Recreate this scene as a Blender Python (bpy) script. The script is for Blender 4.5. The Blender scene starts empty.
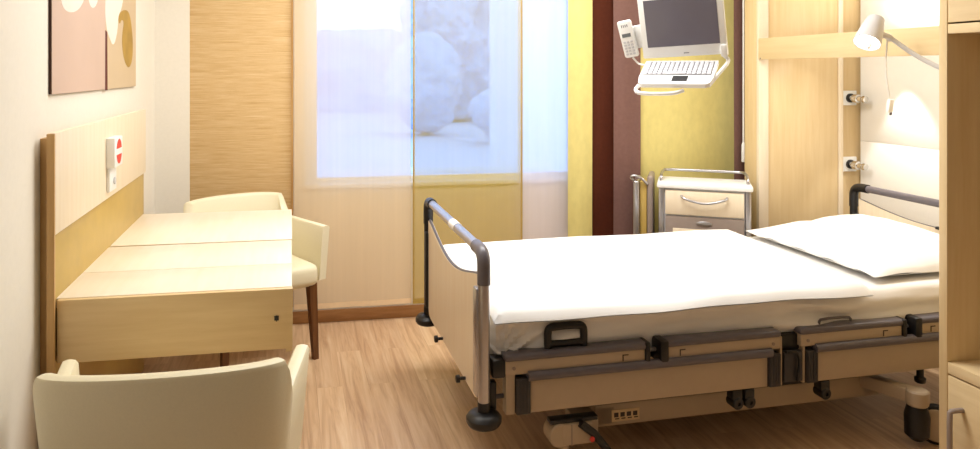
import bpy, bmesh, math, random
from mathutils import Vector, Matrix, noise
random.seed(7)
PI = math.pi
scene = bpy.context.scene
COL = scene.collection

# ------------------------------------------------------------------ materials
def lin(c):
    return tuple(((v/255)/12.92 if v/255 <= .04045 else ((v/255+.055)/1.055)**2.4) for v in c)+(1,)

def base_mat(name):
    m = bpy.data.materials.new(name); m.use_nodes = True
    nt = m.node_tree
    return m, nt, nt.nodes['Principled BSDF']

def coords(nt, scale, rot=(0, 0, 0)):
    tc = nt.nodes.new('ShaderNodeTexCoord'); mp = nt.nodes.new('ShaderNodeMapping')
    mp.inputs['Scale'].default_value = scale; mp.inputs['Rotation'].default_value = rot
    nt.links.new(tc.outputs['Object'], mp.inputs['Vector'])
    return mp.outputs['Vector']

def ramp(nt, fac, stops):
    r = nt.nodes.new('ShaderNodeValToRGB')
    while len(r.color_ramp.elements) < len(stops): r.color_ramp.elements.new(.5)
    for e, (p, col) in zip(r.color_ramp.elements, stops):
        e.position = p; e.color = col
    nt.links.new(fac, r.inputs['Fac'])
    return r.outputs['Color']

def noise_tex(nt, vec, scale, detail=4, rough=.55):
    n = nt.nodes.new('ShaderNodeTexNoise')
    n.inputs['Scale'].default_value = scale; n.inputs['Detail'].default_value = detail
    n.inputs['Roughness'].default_value = rough
    nt.links.new(vec, n.inputs['Vector'])
    return n.outputs['Fac']

def bump(nt, p, fac, strength, dist=.002):
    b = nt.nodes.new('ShaderNodeBump'); b.inputs['Strength'].default_value = strength
    b.inputs['Distance'].default_value = dist
    nt.links.new(fac, b.inputs['Height']); nt.links.new(b.outputs['Normal'], p.inputs['Normal'])

def plain(name, rgb, rough=.5, metal=0.0, var=.06, scale=30, bmp=0.0, spec=.5, stretch=(1, 1, 1)):
    m, nt, p = base_mat(name)
    c = lin(rgb); v = coords(nt, stretch)
    f = noise_tex(nt, v, scale)
    a = tuple(x*(1-var) for x in c[:3])+(1,); b = tuple(min(1, x*(1+var)) for x in c[:3])+(1,)
    nt.links.new(ramp(nt, f, [(.3, a), (.7, b)]), p.inputs['Base Color'])
    p.inputs['Roughness'].default_value = rough; p.inputs['Metallic'].default_value = metal
    p.inputs['Specular IOR Level'].default_value = spec
    if bmp: bump(nt, p, f, bmp)
    return m

def wood(name, dark, light, stretch=(14, 14, 1), scale=3.0, rough=.38, spec=.4):
    m, nt, p = base_mat(name)
    v = coords(nt, stretch)
    f = noise_tex(nt, v, scale, 6, .6)
    nt.links.new(ramp(nt, f, [(.3, lin(dark)), (.68, lin(light))]), p.inputs['Base Color'])
    p.inputs['Roughness'].default_value = rough
    p.inputs['Specular IOR Level'].default_value = spec
    return m

def sheer(name, rgb, clear, band=(22, 1, .5), weave=.008):
    """woven see-through cloth: part open weave, part thread that scatters and passes light"""
    m = bpy.data.materials.new(name); m.use_nodes = True
    nt = m.node_tree; nt.nodes.clear()
    out = nt.nodes.new('ShaderNodeOutputMaterial')
    tr = nt.nodes.new('ShaderNodeBsdfTransparent'); df = nt.nodes.new('ShaderNodeBsdfDiffuse')
    tl = nt.nodes.new('ShaderNodeBsdfTranslucent')
    m1 = nt.nodes.new('ShaderNodeMixShader'); m2 = nt.nodes.new('ShaderNodeMixShader')
    v = coords(nt, band); f = noise_tex(nt, v, 1.6, 5, .6)
    c = lin(rgb)
    col = ramp(nt, f, [(.3, tuple(x*.965 for x in c[:3])+(1,)), (.7, c)])
    nt.links.new(col, df.inputs['Color']); nt.links.new(col, tl.inputs['Color'])
    mr = nt.nodes.new('ShaderNodeMapRange')
    mr.inputs['From Min'].default_value = .3; mr.inputs['From Max'].default_value = .7
    mr.inputs['To Min'].default_value = clear+weave; mr.inputs['To Max'].default_value = clear-weave
    nt.links.new(f, mr.inputs['Value'])
    m1.inputs[0].default_value = .45
    nt.links.new(df.outputs[0], m1.inputs[1]); nt.links.new(tl.outputs[0], m1.inputs[2])
    nt.links.new(mr.outputs[0], m2.inputs[0])
    nt.links.new(m1.outputs[0], m2.inputs[1]); nt.links.new(tr.outputs[0], m2.inputs[2])
    nt.links.new(m2.outputs[0], out.inputs['Surface'])
    return m

M = {}
M['wall'] = plain('wall_paint', (240, 233, 220), .85, var=.015, scale=60, bmp=.05, spec=.2)
M['ceil'] = plain('ceiling_paint', (248, 246, 240), .9, var=.01, spec=.2)
M['white_panel'] = plain('white_laminate', (246, 243, 236), .35, var=.01)
M['maple'] = wood('maple', (222, 193, 144), (230, 204, 158))
M['maple_x'] = wood('maple_grain_along', (220, 189, 140), (231, 203, 156), (1, 14, 14))
M['maple_y'] = wood('maple_grain_deep', (222, 195, 148), (232, 207, 163), (14, 1, 14))
M['maple_pale'] = wood('maple_pale', (238, 219, 190), (243, 227, 201), (14, 14, 1))
M['maple_lit_top'] = wood('maple_lit_top', (246, 232, 208), (250, 238, 218), (14, 1, 14), rough=.3)  # paler than the drawer front: overhead light painted into the desktop
M['gold'] = plain('dull_gold', (196, 164, 88), .35, var=.05, scale=12, metal=.0)
M['edge_wood'] = wood('edge_wood', (196, 152, 96), (212, 172, 116))
M['dark_wood'] = wood('dark_wood', (88, 54, 28), (124, 80, 44), (20, 20, 2))
M['baseboard'] = wood('baseboard_wood', (166, 118, 74), (190, 144, 96), (2, 20, 20))
M['leather'] = plain('cream_leather', (238, 228, 196), .42, var=.02, scale=220, bmp=.08)
M['piping'] = plain('cream_piping', (228, 216, 180), .45, var=.02)
M['black'] = plain('black_plastic', (22, 21, 23), .4, var=.1)
M['dgrey'] = plain('dark_grey_plastic', (104, 98, 104), .32, var=.05)
M['grey_rubber'] = plain('grey_ribbed_plastic', (58, 56, 58), .5, var=.08)
M['beige'] = plain('beige_metal', (190, 170, 144), .42, var=.02)
M['silver'] = plain('brushed_aluminium', (190, 188, 192), .28, metal=.9, var=.04, scale=80)
M['chrome'] = plain('chrome', (215, 213, 210), .12, metal=1, var=.02)
M['white_pl'] = plain('white_plastic', (244, 243, 240), .35, var=.01)
M['grey_pl'] = plain('light_grey_plastic', (206, 204, 206), .35, var=.02)
M['grey_brown'] = plain('grey_brown_plastic', (150, 134, 124), .4, var=.03)
M['red'] = plain('red_print', (222, 62, 48), .45, var=.03)
M['screen'] = plain('screen_painted_reflection', (112, 108, 120), .1, var=.04, scale=3)  # grey-purple base imitates ceiling reflections on the switched-off display
M['screen_lcd'] = plain('small_display', (110, 116, 122), .2, var=.04)
M['key'] = plain('keycap', (214, 214, 220), .5, var=.02)
M['linen'] = plain('white_linen', (250, 248, 246), .85, var=.01, scale=14, bmp=.35, spec=.15)
M['sheet'] = plain('white_sheet', (249, 246, 242), .85, var=.012, scale=9, bmp=.6, spec=.15, stretch=(1, 1, 2.2))
M['olive_cloth'] = plain('olive_yellow_cloth', (222, 206, 132), .8, var=.05, scale=26, bmp=.5, stretch=(1, 1, .5), spec=.2)
M['brown_cloth'] = plain('dark_brown_cloth', (82, 38, 22), .8, var=.08, scale=50, spec=.15)
M['mauve_cloth'] = plain('mauve_brown_cloth', (122, 90, 82), .8, var=.06, scale=50, spec=.15)
M['sheer_cream'] = sheer('cream_sheer', (255, 234, 200), .32)
M['sheer_olive'] = sheer('olive_sheer', (214, 186, 92), .42)
M['sheer_lilac'] = sheer('lilac_sheer', (246, 236, 240), .36)
M['hem_cream'] = plain('cream_hem', (240, 212, 172), .8, var=.04)
M['hem_olive'] = plain('olive_hem', (176, 146, 70), .8, var=.05)
M['sticker'] = plain('pale_sticker', (226, 200, 158), .5, var=.02)
M['print'] = plain('dark_print', (60, 46, 40), .5)
M['c_pink'] = plain('canvas_pink', (208, 180, 162), .7, var=.05, scale=2)
M['c_tan'] = plain('canvas_tan', (208, 184, 150), .7, var=.05, scale=2)
M['c_white'] = plain('paint_white', (238, 226, 214), .7, var=.03, scale=6)
M['c_gold'] = plain('paint_ochre', (178, 142, 66), .7, var=.16, scale=9)
M['c_dark'] = plain('paint_dark_red', (96, 40, 30), .7)
M['c_edge'] = plain('canvas_edge', (66, 34, 20), .6)
M['leaf'] = plain('hazy_leaf', (176, 204, 230), .8, var=.08, scale=1.4, spec=.1)  # pale bluish base paints outdoor haze onto the foliage
M['hazy_bark'] = plain('hazy_bark', (170, 170, 176), .9, var=.2)  # light grey, haze painted into the trunk colour
M['hazy_lawn'] = plain('hazy_lawn', (206, 214, 226), .9, var=.05, scale=2)  # pale blue-grey, haze painted into the ground colour
M['frame_white'] = plain('window_frame_white', (246, 246, 248), .4, var=.01)
M['cord_white'] = plain('white_cord', (238, 236, 232), .45)

def make_bamboo():
    m, nt, p = base_mat('grasscloth')
    v = coords(nt, (3, 1, 300))
    f = noise_tex(nt, v, 2.0, 7, .7)
    v2 = coords(nt, (.4, 1, 26)); g = noise_tex(nt, v2, 2.0, 3)
    mx = nt.nodes.new('ShaderNodeMath'); mx.operation = 'MULTIPLY_ADD'
    nt.links.new(f, mx.inputs[0]); mx.inputs[1].default_value = .86
    ml = nt.nodes.new('ShaderNodeMath'); ml.operation = 'MULTIPLY'; ml.inputs[1].default_value = .14
    nt.links.new(g, ml.inputs[0]); nt.links.new(ml.outputs[0], mx.inputs[2])
    nt.links.new(ramp(nt, mx.outputs[0], [(.33, lin((180, 134, 80))), (.46, lin((212, 174, 118))), (.6, lin((230, 202, 154)))]), p.inputs['Base Color'])
    p.inputs['Roughness'].default_value = .75
    bump(nt, p, f, .5, .003)
    return m
M['bamboo'] = make_bamboo()

def make_floor():
    m, nt, p = base_mat('oak_plank_floor')
    tc = nt.nodes.new('ShaderNodeTexCoord')
    mp = nt.nodes.new('ShaderNodeMapping'); mp.inputs['Rotation'].default_value = (0, 0, PI/2)
    nt.links.new(tc.outputs['Object'], mp.inputs['Vector'])
    br = nt.nodes.new('ShaderNodeTexBrick')
    br.inputs['Scale'].default_value = 1; br.inputs['Brick Width'].default_value = 1.1
    br.inputs['Row Height'].default_value = .115; br.inputs['Mortar Size'].default_value = .0012
    br.inputs['Color1'].default_value = (0, 0, 0, 1); br.inputs['Color2'].default_value = (1, 1, 1, 1)
    br.inputs['Mortar'].default_value = (.15, .15, .15, 1); br.offset = .37
    nt.links.new(mp.outputs[0], br.inputs['Vector'])
    # grain, broken up per plank
    mp2 = nt.nodes.new('ShaderNodeMapping'); mp2.inputs['Scale'].default_value = (16, .9, 1)
    nt.links.new(tc.outputs['Object'], mp2.inputs['Vector'])
    add = nt.nodes.new('ShaderNodeVectorMath'); add.operation = 'ADD'
    sc = nt.nodes.new('ShaderNodeVectorMath'); sc.operation = 'SCALE'; sc.inputs['Scale'].default_value = 7
    nt.links.new(br.outputs['Color'], sc.inputs[0])
    nt.links.new(mp2.outputs[0], add.inputs[0]); nt.links.new(sc.outputs[0], add.inputs[1])
    n = nt.nodes.new('ShaderNodeTexNoise'); n.inputs['Scale'].default_value = 2.2; n.inputs['Detail'].default_value = 7
    n.inputs['Roughness'].default_value = .62; n.inputs['Distortion'].default_value = .6
    nt.links.new(add.outputs[0], n.inputs['Vector'])
    g = ramp(nt, n.outputs['Fac'], [(.28, lin((176, 138, 104))), (.5, lin((208, 172, 134))), (.72, lin((224, 194, 158)))])
    mix = nt.nodes.new('ShaderNodeMix'); mix.data_type = 'RGBA'; mix.blend_type = 'MULTIPLY'
    mix.inputs[0].default_value = .8
    tint = ramp(nt, br.outputs['Color'], [(0, (.84, .80, .80, 1)), (1, (1.0, 1.0, 1.0, 1))])
    nt.links.new(g, mix.inputs[6]); nt.links.new(tint, mix.inputs[7])
    nt.links.new(mix.outputs[2], p.inputs['Base Color'])
    p.inputs['Roughness'].default_value = .38; p.inputs['Specular IOR Level'].default_value = .45
    return m
M['floor'] = make_floor()

def make_glass():
    m = bpy.data.materials.new('window_glass'); m.use_nodes = True
    nt = m.node_tree; nt.nodes.clear()
    o = nt.nodes.new('ShaderNodeOutputMaterial'); t = nt.nodes.new('ShaderNodeBsdfTransparent')
    g = nt.nodes.new('ShaderNodeBsdfGlossy'); g.inputs['Roughness'].default_value = .02
    mx = nt.nodes.new('ShaderNodeMixShader'); fr = nt.nodes.new('ShaderNodeFresnel'); fr.inputs['IOR'].default_value = 1.45
    t.inputs['Color'].default_value = (.97, .985, .98, 1)
    nt.links.new(fr.outputs[0], mx.inputs[0]); nt.links.new(t.outputs[0], mx.inputs[1]); nt.links.new(g.outputs[0], mx.inputs[2])
    nt.links.new(mx.outputs[0], o.inputs['Surface'])
    return m
M['glass'] = make_glass()

def emit(name, rgb, s):
    m, nt, p = base_mat(name)
    p.inputs['Base Color'].default_value = lin(rgb)
    p.inputs['Emission Color'].default_value = lin(rgb); p.inputs['Emission Strength'].default_value = s
    return m
M['lamp_on'] = emit('lamp_face', (255, 248, 235), 6)

# ------------------------------------------------------------------ mesh building
class B:
    def __init__(self, xf=None):
        self.bm = bmesh.new(); self.xf = xf
    def _add(self, verts, faces, mi=0):
        vs = [self.bm.verts.new(v) for v in verts]
        for f in faces:
            try:
                fc = self.bm.faces.new([vs[i] for i in f]); fc.material_index = mi; fc.smooth = True
            except ValueError: pass
        return self
    def _merge(self, t, mi):
        t.verts.index_update()
        self._add([v.co.copy() for v in t.verts], [[v.index for v in f.verts] for f in t.faces], mi)
        t.free(); return self
    def box(self, x0, x1, y0, y1, z0, z1, bev=.0, mi=0, seg=2):
        t = bmesh.new()
        bmesh.ops.create_cube(t, size=1, matrix=Matrix.Translation(((x0+x1)/2, (y0+y1)/2, (z0+z1)/2)) @ Matrix.Diagonal((x1-x0, y1-y0, z1-z0, 1)))
        if bev:
            bmesh.ops.bevel(t, geom=t.edges[:], offset=bev, segments=seg, profile=.5, affect='EDGES', clamp_overlap=True)
        return self._merge(t, mi)
    def obox(self, cen, ax, ay, az, bev=0, mi=0):
        """box from centre and three full-size edge vectors"""
        t = bmesh.new()
        ax, ay, az = Vector(ax), Vector(ay), Vector(az)
        sx, sy, sz = ax.length, ay.length, az.length
        bmesh.ops.create_cube(t, size=1, matrix=Matrix.Diagonal((sx, sy, sz, 1)))
        if bev: bmesh.ops.bevel(t, geom=t.edges[:], offset=bev, segments=2, profile=.5, affect='EDGES', clamp_overlap=True)
        R = Matrix((ax/sx, ay/sy, az/sz)).transposed().to_4x4()
        bmesh.ops.transform(t, matrix=Matrix.Translation(cen) @ R, verts=t.verts)
        return self._merge(t, mi)
    def cone(self, a, b, r0, r1, n=20, mi=0, caps=True):
        a, b = Vector(a), Vector(b); d = (b-a).normalized()
        u = d.orthogonal().normalized(); w = d.cross(u)
        vs = []
        for p, r in ((a, r0), (b, r1)):
            for i in range(n):
                q = 2*PI*i/n; vs.append(p+(u*math.cos(q)+w*math.sin(q))*r)
        fs = [(i, (i+1) % n, n+(i+1) % n, n+i) for i in range(n)]
        if caps: fs += [tuple(range(n))[::-1], tuple(range(n, 2*n))]
        return self._add(vs, fs, mi)
    def cyl(self, a, b, r, n=20, mi=0): return self.cone(a, b, r, r, n, mi)
    def lathe(self, cen, axis, prof, n=24, mi=0):
        """prof: (distance along axis, radius) pairs"""
        cen = Vector(cen); d = Vector(axis).normalized(); u = d.orthogonal().normalized(); w = d.cross(u)
        vs = []; fs = []
        for (h, r) in prof:
            for i in range(n):
                q = 2*PI*i/n; vs.append(cen+d*h+(u*math.cos(q)+w*math.sin(q))*max(r, .0002))
        for k in range(len(prof)-1):
            for i in range(n):
                fs.append((k*n+i, k*n+(i+1) % n, (k+1)*n+(i+1) % n, (k+1)*n+i))
        fs += [tuple(range(n))[::-1], tuple(range((len(prof)-1)*n, len(prof)*n))]
        return self._add(vs, fs, mi)
    def tube(self, pts, r, n=12, mi=0, sub=0):
        pts = [Vector(p) for p in pts]
        for _ in range(sub):                      # corner cutting
            q = [pts[0]]
            for a, b in zip(pts, pts[1:]): q += [a*.75+b*.25, a*.25+b*.75]
            q.append(pts[-1]); pts = q
        vs = []; fs = []; u = None
        for i, p in enumerate(pts):
            t = (pts[min(i+1, len(pts)-1)]-pts[max(i-1, 0)]).normalized()
            u = t.orthogonal().normalized() if u is None else (u-t*u.dot(t)).normalized()
            w = t.cross(u); rr = r(i/(len(pts)-1)) if callable(r) else r
            for k in range(n):
                q = 2*PI*k/n; vs.append(p+(u*math.cos(q)+w*math.sin(q))*rr)
        for i in range(len(pts)-1):
            for k in range(n): fs.append((i*n+k, i*n+(k+1) % n, (i+1)*n+(k+1) % n, (i+1)*n+k))
        fs += [tuple(range(n))[::-1], tuple(range((len(pts)-1)*n, len(pts)*n))]
        return self._add(vs, fs, mi)
    def prism(self, poly, o, eu, ev, ew, mi=0):
        """polygon (u,v) extruded along ew"""
        o, eu, ev, ew = map(Vector, (o, eu, ev, ew)); n = len(poly)
        a = [o+eu*p[0]+ev*p[1] for p in poly]; vs = a+[p+ew for p in a]
        fs = [tuple(range(n))[::-1], tuple(range(n, 2*n))]+[(i, (i+1) % n, n+(i+1) % n, n+i) for i in range(n)]
        return self._add(vs, fs, mi)
    def grid(self, fn, nu, nv, mi=0, close=False):
        vs = [fn(i/nu, j/nv) for i in range(nu+1) for j in range(nv+1)]
        fs = [(i*(nv+1)+j, (i+1)*(nv+1)+j, (i+1)*(nv+1)+j+1, i*(nv+1)+j+1) for i in range(nu) for j in range(nv)]
        return self._add(vs, fs, mi)
    def build(self, name, mats, parent=None, weld=False, flat=None):
        bm = self.bm
        if self.xf:
            for v in bm.verts: v.co = Vector(self.xf(v.co))
        top = parent
        while top is not None and top.parent is not None: top = top.parent
        if top is not None:
            off = top.location
            for v in bm.verts: v.co -= off
        if weld: bmesh.ops.remove_doubles(bm, verts=bm.verts[:], dist=1e-5)
        bmesh.ops.recalc_face_normals(bm, faces=bm.faces[:])
        me = bpy.data.meshes.new(name); bm.to_mesh(me); bm.free()
        for m in (mats if isinstance(mats, (list, tuple)) else [mats]): me.materials.append(M[m])
        me.set_sharp_from_angle(angle=math.radians(38))
        o = bpy.data.objects.new(name, me); COL.objects.link(o)
        if parent: o.parent = parent
        return o

def tag(o, label=None, cat=None, group=None, kind=None):
    if label: o['label'] = label
    if cat: o['category'] = cat
    if group: o['group'] = group
    if kind: o['kind'] = kind
    return o
def thing(name, loc, label, cat, group=None):
    o = bpy.data.objects.new(name, None); o.empty_display_size = .05; COL.objects.link(o); o.location = loc
    return tag(o, label, cat, group)
def copy_tree(o, parent=None):
    c = o.copy(); COL.objects.link(c); c.parent = parent
    for ch in [x for x in bpy.data.objects if x.parent == o]: copy_tree(ch, c)
    return c
def struct(o): o['kind'] = 'structure'; return o

# ------------------------------------------------------------------ room shell
XL, XR, YB, YF, ZC = -.71, 3.25, 4.17, -3.2, 2.6
struct(B().box(XL-.2, XR+.2, YF-.2, YB+.2, -.1, 0).build('floor', 'floor'))
struct(B().box(XL-.2, XR+.2, YF-.2, YB+.2, ZC, ZC+.1).build('ceiling', 'ceil'))
struct(B().box(XL-.2, XL, YF-.2, YB+.2, 0, ZC).build('wall_left', 'wall'))
struct(B().box(XR, XR+.2, YF-.2, YB+.2, 0, ZC).build('wall_right', 'white_panel'))
struct(B().box(XL, XR, YF-.2, YF, 0, ZC).build('wall_front', 'wall'))
WX0, WX1, WZ0, WZ1 = .08, 1.71, .762, 2.35
wb = B()
wb.box(XL, WX0, YB, YB+.2, 0, ZC).box(WX1, XR, YB, YB+.2, 0, ZC).box(WX0, WX1, YB, YB+.2, 0, WZ0).box(WX0, WX1, YB, YB+.2, WZ1, ZC)
struct(wb.build('wall_back', 'wall'))
# boxed-in corner between the left and window walls
struct(B().box(XL, -.53, 4.13, 4.17, 0, ZC).build('trim_1', 'wall'))
struct(B().box(-.53, 3.0, YB-.016, YB, 0, .066, .003).build('baseboard_back', 'baseboard'))
struct(B().box(XL, XL+.014, YF, 4.13, 0, .066, .003).build('baseboard_left', 'baseboard'))
# window: white frame, one mullion, glass, inner sill
win = B()
fy0, fy1 = YB+.06, YB+.13
win.box(WX0, WX0+.07, fy0, fy1, WZ0, WZ1, .004).box(WX1-.05, WX1, fy0, fy1, WZ0, WZ1, .004)
win.box(WX0+.07, WX1-.05, fy0+.002, fy1, WZ0, WZ0+.03, .004).box(WX0+.07, WX1-.05, fy0+.002, fy1, WZ1-.06, WZ1, .004)
w = struct(win.build('window_1', 'frame_white'))
B().box(WX0-.05, WX1+.05, YB+.135, YB+.46, WZ0+.0, WZ0+.028, .004).build('outer_ledge', 'frame_white', w)
B().box(WX0+.04, WX1-.04, YB+.09, YB+.1, WZ0+.04, WZ1-.04).build('pane', 'glass', w)
B().box(WX0, WX1, YB-.012, YB+.07, WZ0-.02, WZ0+.004, .003).build('sill', 'frame_white', w)
# ------------------------------------------------------------------ wall behind the bed head: white lining boards with joint lines
tw = B()
for k, (z0, z1) in enumerate(((.0, .40), (.4012, .9994), (1.0006, 1.5994), (1.6006, 2.2))):
    tw.box(XR-.02, XR, 2.25, 3.74, z0, z1, .0006)
struct(tw.build('trim_2', 'white_panel'))
# tall wooden cheek closing the bed niche at the window side
ck = thing('niche_side_panel', (2.9, 3.8, 0), 'tall pale maple side panel of the bed niche, carrying two metal supply outlets', 'panel')
B().box(2.58, XR, 3.76, 3.87, 0, 2.45, .002).build('core', 'maple', ck)
B().box(2.58, 2.64, 3.735, 3.76, 0, 2.45, .003).build('edge_strip', 'maple_pale', ck)
B().box(2.643, 3.085, 3.742, 3.76, 0, 2.45, .003).build('face_board', 'maple', ck)
B().box(3.087, 3.115, 3.735, 3.76, 0, 2.45, .003).build('batten', 'maple_pale', ck)
# narrow filler between curtain rail and cheek
vb = B().box(2.575, 2.605, 2.2, 3.735, 1.464, 1.582, .003)
vb = tag(vb.build('valance_board', 'maple_y'), 'horizontal maple board spanning the bed niche behind the reading lamp', 'board')
B().cyl((2.573, 3.715, 1.47), (2.576, 3.715, 1.47), .004, 10).build('screw_cap', 'grey_brown', vb)

def outlet(z, label):
    t = thing('supply_outlet', (3.18, 3.76, z), label, 'outlet', 'supply outlets on the niche side panel')
    B().box(3.12, 3.21, 3.745, 3.76, z-.042, z+.042, .003).build('cover_plate', 'white_pl', t)
    B().lathe((3.165, 3.745, z), (0, -1, 0), [(0, .026), (.01, .026), (.012, .019), (.014, .017)], 20).build('socket_ring', 'black', t)
    B().lathe((3.165, 3.74, z), (.15, -1, -.05), [(0, .017), (.02, .017), (.024, .024), (.05, .024), (.054, .015), (.075, .013), (.083, .019), (.1, .019), (.104, .01)], 18).build('connector', 'chrome', t)
outlet(1.245, 'upper of two white square supply outlets with a chrome connector')
outlet(.865, 'lower of two white square outlets with chrome connector, above the bed rail end')

# ------------------------------------------------------------------ left wall: painting
y0, y1, zb, zt, xf = 2.376, 3.60, 1.33, 2.23, -.70
pt = B().box(XL+.0005, xf-.001, y0, y1, zb, zt, .001, 5)
ys = 3.03
pt.prism([(y0, zb), (ys, zb), (ys, zt), (y0, zt)], (xf-.001, 0, 0), (0, 1, 0), (0, 0, 1), (.001, 0, 0), 0)
pt.prism([(ys, zb), (y1, zb), (y1, zt), (ys, zt)], (xf-.001, 0, 0), (0, 1, 0), (0, 0, 1), (.001, 0, 0), 1)
def motif(poly, mi, h):
    if mi in (2, 3):
        for _ in range(2):
            poly = [q for a, b in zip(poly, poly[1:]+poly[:1]) for q in ((a[0]*.75+b[0]*.25, a[1]*.75+b[1]*.25), (a[0]*.25+b[0]*.75, a[1]*.25+b[1]*.75))]
    pt.prism(poly, (xf, 0, 0), (0, 1, 0), (0, 0, 1), (h, 0, 0), mi)
def P2(px, py):                     # painting plane, along the wall and up
    u = (px-425)/740; v = -(py-71)/740
    s, c = .1795, .98376
    t = xf/(s+u*c)
    return ((c-u*s)*t, 1.4+v*t)
motif([P2(*p) for p in ((105, 90.5), (107.5, 90.2), (107.2, 32), (105.2, 30))], 4, .0004)
motif([P2(*p) for p in ((106, -12), (104.8, 10), (106.5, 30), (109.5, 38), (112.5, 45.5), (115, 42), (117.5, 30), (118, 16), (121, 10), (123, 0), (124, -12))], 2, .0006)
motif([P2(*p) for p in ((118, 18), (120, 12), (125, 9.5), (129, 12), (131.5, 25), (133, 45), (132, 62), (128.5, 69), (124.5, 62), (122, 48), (122, 34), (124, 22), (121.5, 19), (119.5, 25))], 3, .0005)
motif([P2(*p) for p in ((60, -8), (62, 6), (67, 12), (74, 12.5), (80, 8), (84, 0), (85, -8))], 2, .0005)
motif([P2(*p) for p in ((88, -8), (89, 4), (93, 9), (97, 4), (99, -8))], 2, .0005)
tag(pt.build('painting', ['c_pink', 'c_tan', 'c_white', 'c_gold', 'c_dark', 'c_edge']), 'large pinkish canvas of white flowers and an ochre leaf on the left wall', 'painting')

# ------------------------------------------------------------------ wall panel, call unit, desk
wp = thing('wall_panel', (-.68, 2.9, .02), 'tall maple board fixed to the left wall behind the desk', 'wall panel')
B().box(XL, -.682, 2.30, 3.60, .02, 1.205, .002).build('backing', 'edge_wood', wp)
B().box(-.682, -.668, 2.275, 3.615, .02, .93, .002).build('lower_board', 'gold', wp)  # dull gold, darker and yellower than the upper board
B().box(-.682, -.66, 2.272, 3.62, .93, 1.222, .002).build('upper_board', 'maple_pale', wp)
B().box(-.682, -.661, 2.265, 2.275, .02, 1.22, .001).build('edge_band', 'edge_wood', wp)
cu = thing('call_unit', (-.66, 2.93, 1.0), 'white nurse call unit with a red round symbol on the maple wall panel', 'call unit')
B().box(-.66, -.628, 2.86, 2.985, 1.045, 1.155, .004).build('housing', 'white_pl', cu)
f = B()
for s in (1, -1):
    arc = [(math.cos(q)*.042, math.sin(q)*.046) for q in [PI*.08+i*(PI*.84)/12 for i in range(13)]]
    f.prism([(a, s*b) for a, b in arc], (-.6282, 2.925, 1.101), (0, 1, 0), (0, 0, 1), (.001, 0, 0), 0)
f.build('red_symbol', 'red', cu)
lp = B().box(-.66, -.648, 2.87, 2.975, .955, 1.045, .003).build('button_plate', 'white_pl', cu)
B().cyl((-.648, 2.935, .99), (-.643, 2.935, .99), .014).build('button', 'grey_pl', lp)

dk = thing('desk', (-.33, 2.9, 0), 'pale maple fold-out desk with a locked drawer, hung from the wall panel', 'desk')
B().box(-.668, .006, 2.305, 2.578, .712, .74, .001).box(-.668, .006, 2.5815, 2.938, .712, .74, .001).build('desktop', 'maple_lit_top', dk)
B().box(-.668, .008, 2.957, 3.59, .712, .74, .0015).build('folding_leaf', 'maple_lit_top', dk)
df = B().box(-.66, .008, 2.285, 2.305, .557, .7385, .0015).build('drawer_front', 'maple_x', dk)
b = B().lathe((-.04, 2.2855, .652), (0, -1, 0), [(0, .0095), (.003, .0095), (.004, .008)], 4)
b.build('lock', 'black', df)
B().box(-.0412, -.0388, 2.2795, 2.2808, .643, .661).build('keyhole', 'black', df)
B().box(-.012, .006, 2.306, 2.95, .54, .712, .001).build('side_panel', 'maple', dk)
B().box(-.668, -.012, 2.90, 2.92, .557, .712, .001).build('rear_panel', 'maple', dk)
B().box(-.668, -.012, 2.306, 2.90, .557, .572, .001).build('bottom_panel', 'maple', dk)

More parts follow.
